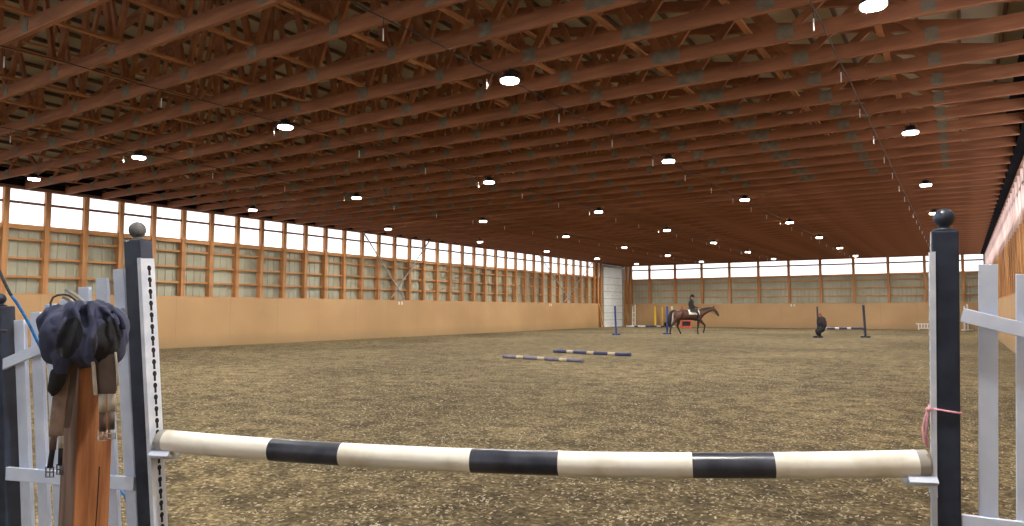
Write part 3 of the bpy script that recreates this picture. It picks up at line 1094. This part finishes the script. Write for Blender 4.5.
# rope slung over the left standard
rp = [(7, 331, 3.38), (-4, 330, 3.36), (-13, 322, 3.38), (-18, 300, 3.40), (-16, 277, 3.38), (-9, 266, 3.35), (-2, 269, 3.32), (3.4, 280, 3.3), (10.3, 293.7, 3.3), (18.2, 305, 3.3), (28.5, 323, 3.32), (37.6, 341.6, 3.34), (43, 352, 3.40), (47, 360, 3.46), (58, 395, 3.5), (80, 445, 3.5), (108, 478, 3.48), (122, 492, 3.46), (127, 503, 3.46), (129, 530, 3.46)]
pts = [at(a, b, c) for a, b, c in rp]
sm = []
for i in range(len(pts) - 1):
    p0 = pts[max(i - 1, 0)]; p1 = pts[i]; p2 = pts[i + 1]; p3 = pts[min(i + 2, len(pts) - 1)]
    for k in range(5):
        t = k / 5
        sm.append(.5 * ((2 * p1) + (p2 - p0) * t + (2 * p0 - 5 * p1 + 4 * p2 - p3) * t * t + (3 * p1 - p0 - 3 * p2 + p3) * t ** 3))
sm.append(pts[-1])
mb = MB(); mb.tube(sm, .0068, 8, mis=[1 if i < 41 else 0 for i in range(len(sm) - 1)] + [0])
tag(link('lead_rope', mb, ['rope', 'ropedark']), 'blue and black lead rope running down behind the left pickets', 'rope')


# ------------------------------------------------------------------ horse and rider
def skin(name, nodes, edges, mats, sub=2, root=0):
    me = bpy.data.meshes.new(name)
    me.from_pydata([n[0] for n in nodes], edges, [])
    me.update()
    o = bpy.data.objects.new(name, me); COL.objects.link(o)
    for x in mats: me.materials.append(M[x])
    mo = o.modifiers.new('skin', 'SKIN')
    mo.use_smooth_shade = True
    sv = me.skin_vertices[0].data
    for i, n in enumerate(nodes):
        r = n[1]
        sv[i].radius = r if isinstance(r, tuple) else (r, r)
        sv[i].use_root = (i == root)
    sb = o.modifiers.new('sub', 'SUBSURF'); sb.levels = sub; sb.render_levels = sub
    bake(o)
    for p in o.data.polygons: p.use_smooth = True
    return o


HN = [
    ((-.05, 0, 1.17), .335),        # 0 barrel
    ((-.36, 0, 1.20), .325),        # 1 loin
    ((-.62, 0, 1.235), .34),        # 2 hip
    ((-.80, 0, 1.22), .24),         # 3 buttock
    ((.30, 0, 1.17), .335),         # 4 girth
    ((.60, 0, 1.19), .30),          # 5 shoulder
    ((.84, 0, 1.30), .215),         # 6 neck base
    ((1.10, 0, 1.43), .165),        # 7 neck
    ((1.36, 0, 1.51), .125),        # 8
    ((1.54, 0, 1.52), .105),        # 9 poll
    ((1.66, 0, 1.42), .105),        # 10 cheek
    ((1.76, 0, 1.26), .075),        # 11
    ((1.83, 0, 1.11), .062),        # 12 muzzle
]
HE = [(0, 1), (1, 2), (2, 3), (0, 4), (4, 5), (5, 6), (6, 7), (7, 8), (8, 9), (9, 10), (10, 11), (11, 12)]


def leg(start, pts):
    p = start
    for q in pts:
        HN.append(q); HE.append((p, len(HN) - 1)); p = len(HN) - 1


leg(5, [((.66, -.14, .93), .13), ((.60, -.15, .72), .082), ((.58, -.15, .53), .058), ((.55, -.15, .36), .042), ((.545, -.15, .20), .045), ((.565, -.15, .11), .042), ((.585, -.15, .03), .056)])
leg(5, [((.72, .14, .93), .13), ((.90, .15, .74), .082), ((1.06, .15, .56), .060), ((1.03, .15, .40), .042), ((1.00, .15, .26), .044), ((.965, .15, .17), .042), ((.955, .15, .09), .054)])
leg(2, [((-.70, -.15, .95), .17), ((-.80, -.16, .75), .105), ((-.93, -.16, .57), .066), ((-1.0, -.16, .38), .046), ((-1.05, -.16, .20), .046), ((-1.035, -.16, .11), .043), ((-1.015, -.16, .03), .056)])
leg(2, [((-.50, .15, .92), .165), ((-.47, .16, .74), .105), ((-.55, .16, .54), .066), ((-.49, .16, .36), .046), ((-.41, .16, .19), .046), ((-.375, .16, .11), .043), ((-.345, .16, .03), .056)])
horse = skin('horse', HN, HE, ['bay'], 2)
bm = bmesh.new(); bm.from_mesh(horse.data)
for s in (-1, 1):   # ears
    t = MB(); t.tube([(1.50, s * .055, 1.58), (1.52, s * .065, 1.65), (1.545, s * .06, 1.71), (1.555, s * .055, 1.745)], [.030, .036, .026, .004], 8)
    vs = [bm.verts.new(p) for p in t.v]
    for fc in t.f: bm.faces.new([vs[i] for i in fc])
bm.to_mesh(horse.data); bm.free()
HP = V((-14.92, 43.75, 0))
hx = 687.9
g = EYE + ray(687.6, 334.7) * ((0 - CH) / ray(687.6, 334.7).z)
horse.location = (g.x, g.y, 0)
horse.rotation_euler = (0, 0, YAW)
horse.scale = (1.04, 1.04, 1.0)
tag(horse, 'bay horse with black tail and legs walking under a rider', 'horse')


def hpart(name, m, mats, smooth=True, parent=None):
    o = link(name, m, mats)
    o.parent = parent or horse
    return o


m = MB(); m.tube([(-.68, 0, 1.46), (-.85, 0, 1.43), (-.94, 0, 1.33), (-1.0, 0, 1.16), (-1.04, 0, .95), (-1.05, 0, .74), (-1.04, 0, .52), (-1.02, 0, .44)], [.04, .07, .095, .115, .13, .125, .085, .03], 10)
hpart('tail', m, 'hair')
m = MB()
crest = [(.72, 1.53), (.92, 1.585), (1.1, 1.62), (1.3, 1.65), (1.48, 1.64), (1.58, 1.60)]
m.tube([(x, -.03, z - .03) for x, z in crest], [.03, .055, .06, .055, .05, .03], 8)
m.tube([(x, -.085, z - .11) for x, z in crest[:-1]], [.02, .04, .045, .04, .02], 8)
hpart('mane', m, 'hair')
m = MB()
for s in (-1, 1): m.ball((1.645, s * .098, 1.46), .018, 8, 6)
hpart('eye', m, 'hair')


# saddle pad, saddle, bridle
def wrap(x0, x1, drop, off, nx=8, na=14, sag=0.0):
    m = MB()
    for i in range(nx + 1):
        x = x0 + (x1 - x0) * i / nx
        for k in range(na + 1):
            t = -1 + 2 * k / na
            ang = t * drop
            r = .335 + off
            m.v.append(V((x, r * math.sin(ang), 1.175 + r * math.cos(ang) + sag * (((x - (x0 + x1) / 2) / (x1 - x0) * 2) ** 2))))
    for i in range(nx):
        for k in range(na):
            a = i * (na + 1) + k
            m.quad((a, a + na + 1, a + na + 2, a + 1), 0, True)
    return m


o = hpart('saddle_pad', wrap(.02, .64, 1.45, .015), 'pad'); so = o.modifiers.new('s', 'SOLIDIFY'); so.thickness = .02
o = hpart('saddle', wrap(.10, .56, 1.1, .045, sag=.05), 'saddle'); so = o.modifiers.new('s', 'SOLIDIFY'); so.thickness = .03
m = MB()
for s in (-1, 1):
    m.tube([(1.52, s * .10, 1.60), (1.66, s * .115, 1.38), (1.77, s * .085, 1.20)], .009, 6)
    m.tube([(1.78, s * .08, 1.17), (1.40, s * .16, 1.38), (1.0, s * .17, 1.56), (.64, s * .10, 1.66)], .007, 6)
m.tube([(1.72 + .0, .0, 1.40), (1.72, .09, 1.33), (1.66, .1, 1.27), (1.64, 0, 1.25), (1.66, -.1, 1.27), (1.72, -.09, 1.33)], .009, 6, close=True)
hpart('bridle', m, 'saddle')

# rider, in the same frame as the horse
RN = [
    ((.15, 0, 1.60), (.175, .155)),    # 0 pelvis
    ((.14, 0, 1.76), (.175, .15)),    # 1 waist
    ((.17, 0, 1.95), (.205, .165)),    # 2 chest
    ((.19, 0, 2.07), (.15, .11)),    # 3 shoulders
    ((.215, 0, 2.17), .055),          # 4 neck
    ((.245, 0, 2.26), .085),          # 5 head low
    ((.255, 0, 2.35), .098),          # 6 head
    ((.345, 0, 2.295), .020),         # 7 nose
]
RE = [(0, 1), (1, 2), (2, 3), (3, 4), (4, 5), (5, 6), (5, 7)]


def chain(start, pts):
    p = start
    for q in pts:
        RN.append(q); RE.append((p, len(RN) - 1)); p = len(RN) - 1
    return p


for s in (-1, 1):
    chain(0, [((.28, s * .22, 1.52), .105), ((.52, s * .36, 1.33), .07), ((.46, s * .40, 1.13), .058), ((.40, s * .40, .95), .042), ((.47, s * .40, .90), .042), ((.60, s * .41, .90), .034)])
    hnd = chain(3, [((.19, s * .19, 2.05), .085), ((.20, s * .27, 1.90), .068), ((.24, s * .29, 1.76), .057), ((.42, s * .19, 1.69), .040), ((.56, s * .11, 1.67), .028), ((.60, s * .09, 1.67), .034)])
    for k in range(4):
        zz = 1.695 - .017 * k
        chain(hnd, [((.635, s * (.095), zz), .0095), ((.665, s * .075, zz - .006), .009), ((.655, s * .052, zz - .012), .0085)])
    chain(hnd, [((.61, s * .065, 1.70), .011), ((.635, s * .05, 1.715), .009)])
rider = skin('person', RN, RE, ['riderblack', 'riderleg', 'skin'], 2)
for p in rider.data.polygons:
    c = p.center
    if c.z > 2.165: p.material_index = 2
    elif c.x > .565 and c.z > 1.58 and abs(c.y) < .2: p.material_index = 2
    elif c.z < 1.60 and not (c.x > .3 and c.z > 1.6): p.material_index = 1 if c.z > 1.20 else 0
rider.location = horse.location
rider.rotation_euler = horse.rotation_euler
rider.location = rider.location + EL * .07 + V((0, 0, -.04))
tag(rider, 'person in black with a black helmet riding the bay horse', 'person')


def rpart(name, m, mats):
    o = link(name, m, mats); o.parent = rider; return o


m = MB(); m.lathe([(.118, 0), (.125, .02), (.122, .06), (.10, .11), (.06, .145), (.0, .155)], (.25, 0, 2.325), 18, (-.06, 0, 1))
m.beam((.35, 0, 2.335), (.43, 0, 2.32), .13, .012, (0, 1, 0))
rpart('helmet', m, 'riderblack')
m = MB()
for s in (-1, 1): m.ball((.325, s * .04, 2.315), .012, 8, 6)
rpart('eye', m, 'hair')
m = MB(); m.tube([(.15, 0, 2.33), (.13, 0, 2.24), (.135, 0, 2.16)], [.06, .055, .03], 10)
rpart('hair', m, 'hair')
m = MB(); m.beam((.325, -.028, 2.245), (.325, .028, 2.245), .008, .012, (1, 0, 0)); rpart('mouth', m, 'rust')
m = MB()
for s in (-1, 1): m.ball((.245, s * .095, 2.29), .022, 8, 6)
rpart('ear', m, 'skin')
m = MB()
for s in (-1, 1):
    m.tube([(.30, s * .385, 1.44), (.40, s * .42, 1.1), (.50, s * .425, .88)], .010, 6)
    m.tube([(.50, s * .47, .865), (.50, s * .36, .865), (.49, s * .37, .95), (.49, s * .46, .95)], .009, 6, close=True)
hpart('stirrup', m, 'saddle')


# ------------------------------------------------------------------ far jumps
def gp(px, py):
    r = ray(px, py)
    q = EYE + r * (-CH / r.z)
    k = min(1.0, (YB - .55) / q.y, (XL + .6) / q.x if q.x < 0 else 1.0)
    return V((q.x * k, q.y * k, 0))


def far_standard(px, py, hgt, mt, label, lean=0.0, foot=.50, w=.10, name='jump_standard', rz=YAW, group='plain single-post jump standards across the far end'):
    g = gp(px, py)
    g.y = min(g.y, YB - .45)
    if g.x < XL + .35: g.x = XL + .35
    o = empty(name, (g.x, g.y, 0), rz)
    m = MB(); m.beam((0, 0, .06), (lean, 0, hgt), w, w, (1, 0, 0)); link('post', m, mt, o, bevel=.008)
    m = MB(); m.box((-foot / 2, -.05, 0), (foot / 2, .05, .09)); m.box((-.05, -foot / 2, 0), (.05, foot / 2, .085)); link('foot', m, mt, o, bevel=.006)
    tag(o, label, 'jump standard', group)
    return o


far_standard(616.2, 335.0, 1.72, 'blue', 'blue jump standard standing in front of the white roller door', -.06)
far_standard(667.2, 334.2, 1.72, 'blue', 'blue jump standard just behind the tail of the horse', 0.02)
far_standard(655.2, 326.6, 1.80, 'yellow', 'yellow jump standard, the left of the two yellow ones', w=.13)
far_standard(662.4, 326.2, 1.78, 'yellow', 'yellow jump standard, the right of the two yellow ones', w=.10)
far_standard(672.3, 326.8, 1.80, 'farwhite', 'white jump standard behind the hindquarters of the horse', w=.13)
far_standard(682.3, 327.6, 1.82, 'red', 'red jump standard behind the horse, beside the red filler')
far_standard(865.5, 337.6, 1.76, 'black', 'thin black jump standard without a coat, right of the coat', -.06)
bs = far_standard(818.0, 337.6, 1.68, 'black', 'thin black jump standard with a dark coat hanging on it', w=.07)
# double-post white ones
for px, py, hgt, lab in ((633.8, 326.4, 1.95, 'white jump standard with two uprights to the right of the roller door'), (966.2, 328.3, 1.9, 'white jump standard far off behind the right picket standard')):
    g = gp(px, py)
    g.y = min(g.y, YB - .5); g.x = max(g.x, XL + .8)
    o = empty('jump_standard', (g.x, g.y, 0), YAW)
    for k, x in enumerate((-.10, .12)):
        m = MB(); m.beam((x, 0, .05), (x + .02, 0, hgt - .12 * (1 - k)), .085, .085, (1, 0, 0)); link('post', m, 'farwhite', o, bevel=.006)
    m = MB()
    for z in (.35, .8, 1.25): m.box((-.10, -.03, z - .03), (.12, .03, z + .03))
    link('rail', m, 'farwhite', o)
    m = MB(); m.box((-.35, -.06, 0), (.50, .06, .10)); m.box((-.05, -.3, 0), (.07, .3, .09)); link('foot', m, 'farwhite', o, bevel=.006)
    tag(o, lab, 'jump standard', 'white two-post jump standards at the far end')


def striped(name, a, b, r, cols, mats, label, cat='jump pole', group=None):
    a = V(a); b = V(b)
    n = len(cols)
    pts = [a.lerp(b, i / n) for i in range(n + 1)]
    m = MB(); m.tube(pts, r, 14, mis=list(cols) + [cols[-1]])
    o = link(name, m, mats)
    tag(o, label, cat, group)
    return o


GPG = 'poles lying flat on the footing'
a = gp(503.5, 358.0); b = gp(583, 362.6); a.z = b.z = .05
striped('ground_pole', a, b, .055, [0, 0, 1, 0, 0, 1, 0, 0, 1, 0, 0][:11], ['purplepole', 'creampole'], 'faded purple and cream pole on the footing, the nearer of two', group=GPG)
a = gp(554.3, 352.5); b = gp(630.6, 356.4); a.z = b.z = .05
striped('ground_pole', a, b, .06, [0, 0, 1, 0, 0, 1, 0, 0, 1, 0, 0], ['bluepole', 'creampole'], 'navy and cream striped pole on the footing, the farther of two', group=GPG)
# pole held between the two thin black standards
ga = gp(818, 337.6); gb = gp(865.5, 337.6)
a = ga.lerp(gb, .10); b = ga.lerp(gb, .95); a.z = .50; b.z = .50
striped('jump_pole', a, b, .055, [1, 0, 0, 1, 0, 0, 1, 0, 0, 0], ['bluepole', 'farwhite'], 'navy and white striped pole held between the two thin black standards')
for t, lab in ((.035, 'small black cup on the thin standard under the coat'), (.965, 'small black cup on the thin standard right of the coat')):
    c = ga.lerp(gb, t)
    m = MB(); m.box((-.07, -.06, 0), (.07, .06, .02)); m.box((-.07, -.06, 0), (.07, -.045, .06)); m.box((-.07, .045, 0), (.07, .06, .06))
    o = link('jump_cup', m, 'black'); o.location = (c.x, c.y, .425); o.rotation_euler = (0, 0, YAW)
    tag(o, lab, 'jump cup', 'small cups on the thin black standards')
# white and blue pole along the far wall
a = gp(626.5, 327.0); b = gp(664, 326.9)
a.x = max(a.x, XL + .5); a.y = min(a.y, YB - .9); b.y = min(b.y, YB - .7); a.z = b.z = .06
striped('ground_pole', a, b, .07, [1, 1, 0, 1, 1, 0, 0, 0, 1, 0], ['bluepole', 'farwhite'], 'white and blue pole at the foot of the yellow standards', group=GPG)

# red filler with a dark centre behind the horse
g = gp(686.3, 328.2)
fl = empty('jump_filler', (g.x, g.y, 0), YAW)
fl.scale = (.82, .82, .95)
tag(fl, 'red framed jump filler with a dark centre seen under the horse', 'jump filler')
m = MB()
m.beam((-.45, 0, .06), (-.45, 0, .82), .10, .06, (1, 0, 0)); m.beam((.45, 0, .06), (.45, 0, .62), .10, .06, (1, 0, 0))
m.beam((-.5, 0, .14), (.5, 0, .14), .06, .10, (0, 1, 0)); m.beam((-.5, 0, .74), (.5, 0, .60), .06, .10, (0, 1, 0))
link('frame', m, 'red', fl, bevel=.006)
m = MB(); m.box((-.40, -.02, .19), (.40, .02, .60)); link('panel', m, 'blackfab', fl)
m = MB()
for x in (-.45, .45): m.box((x - .05, -.25, 0), (x + .05, .25, .08))
link('foot', m, 'red', fl)
# dark low bundle by the right yellow standard
g = gp(665.0, 326.6); g.y = min(g.y, YB - .5)
m = MB(); m.ball((0, 0, .20), .22, 14, 10, sz=.9)
for v in m.v: v.xyz = (v.x * .9, v.y * .8, max(0.0, v.z + .08 * noise.noise(v * 5)))
o = link('bundle', m, 'blackfab'); o.location = (g.x + .1, g.y, 0)
tag(o, 'small dark bundle on the ground right of the yellow standards', 'bundle')

# white low picket panel lying by the far wall, right
g = V((-2.40, YB - .75, 0))
o = empty('low_gate', tuple(g))
tag(o, 'low white slatted gate panel by the far wall, left of the black post', 'gate')
m = MB(); m.box((-.55, -.03, .42), (1.3, .03, .50)); m.box((-.40, -.03, .10), (1.3, .03, .17)); link('rail', m, 'farwhite', o)
for i in range(9):
    m = MB(); m.box((-.42 + .19 * i, -.02, .0 if i in (0, 8) else .10), (-.34 + .19 * i, .02, .46)); link('slat', m, 'farwhite', o)

# coat on the thin black standard
g = gp(818.0, 337.6)
def cp(px, py, d=0.0):
    return g + EL * ((px - 818) * .0545) + V((0, 0, (337.6 - py) * .0545)) - ED * (.10 + d)
parts = [
    ('e', cp(820.3, 322), .20, .15, .42, 0), ('e', cp(822.3, 324), .22, .16, .36, .15), ('e', cp(820.8, 328.5), .22, .15, .22, 0),
    ('e', cp(817.6, 331.5), .17, .15, .20, 0), ('e', cp(818.5, 334.0), .10, .10, .16, 0), ('e', cp(820.0, 315.5), .10, .10, .14, 0),
]
ct = blob('coat', parts, .025, ['blackfab', 'rust'], smooth=4, disp=.03, dscale=.14)
for p in ct.data.polygons:
    z = p.center.z
    r = (p.center - g).dot(EL)
    if z > 1.12 or (r > .33 and z > .75): p.material_index = 1
tag(ct, 'dark coat with a rust-brown collar draped on the thin black standard', 'coat')

# small white marks on the kick boards
for lab, loc, ax in (('pair of small white tags on the left kick wall below the near cross brace', (XL + .045, 29.55, 1.87), (0, 1)), ('pair of small white tags on the far kick wall left of the coat', (-11.75, YB - .045, 1.88), (1, 0)),
                     ('pair of small white tags on the left kick wall, the pair nearer the roller door', (XL + .045, 46.4, 1.87), (0, 1))):
    m = MB()
    for s in (-.12, .12):
        c = V((ax[0] * s, ax[1] * s, 0)); e = V((.05 * ax[0] + .006, .05 * ax[1] + .006, .085))
        m.box(c - e, c + e)
    o = link('wall_tag', m, 'farwhite'); o.location = loc
    tag(o, lab, 'wall tag', 'small white tags on the kick walls')

# ------------------------------------------------------------------ light
w = bpy.data.worlds.new('overcast')
SC.world = w
w.use_nodes = True
bgn = w.node_tree.nodes['Background']
sky = w.node_tree.nodes.new('ShaderNodeTexSky')
sky.sky_type = 'HOSEK_WILKIE'
sky.turbidity = 8
w.node_tree.links.new(sky.outputs[0], bgn.inputs[0])
bgn.inputs[1].default_value = 1.0
SC.view_settings.view_transform = 'Standard'
SC.view_settings.look = 'None'
SC.view_settings.exposure = 0.0
SC.cycles.use_denoising = True
SC.cycles.max_bounces = 8
SC.cycles.diffuse_bounces = 6
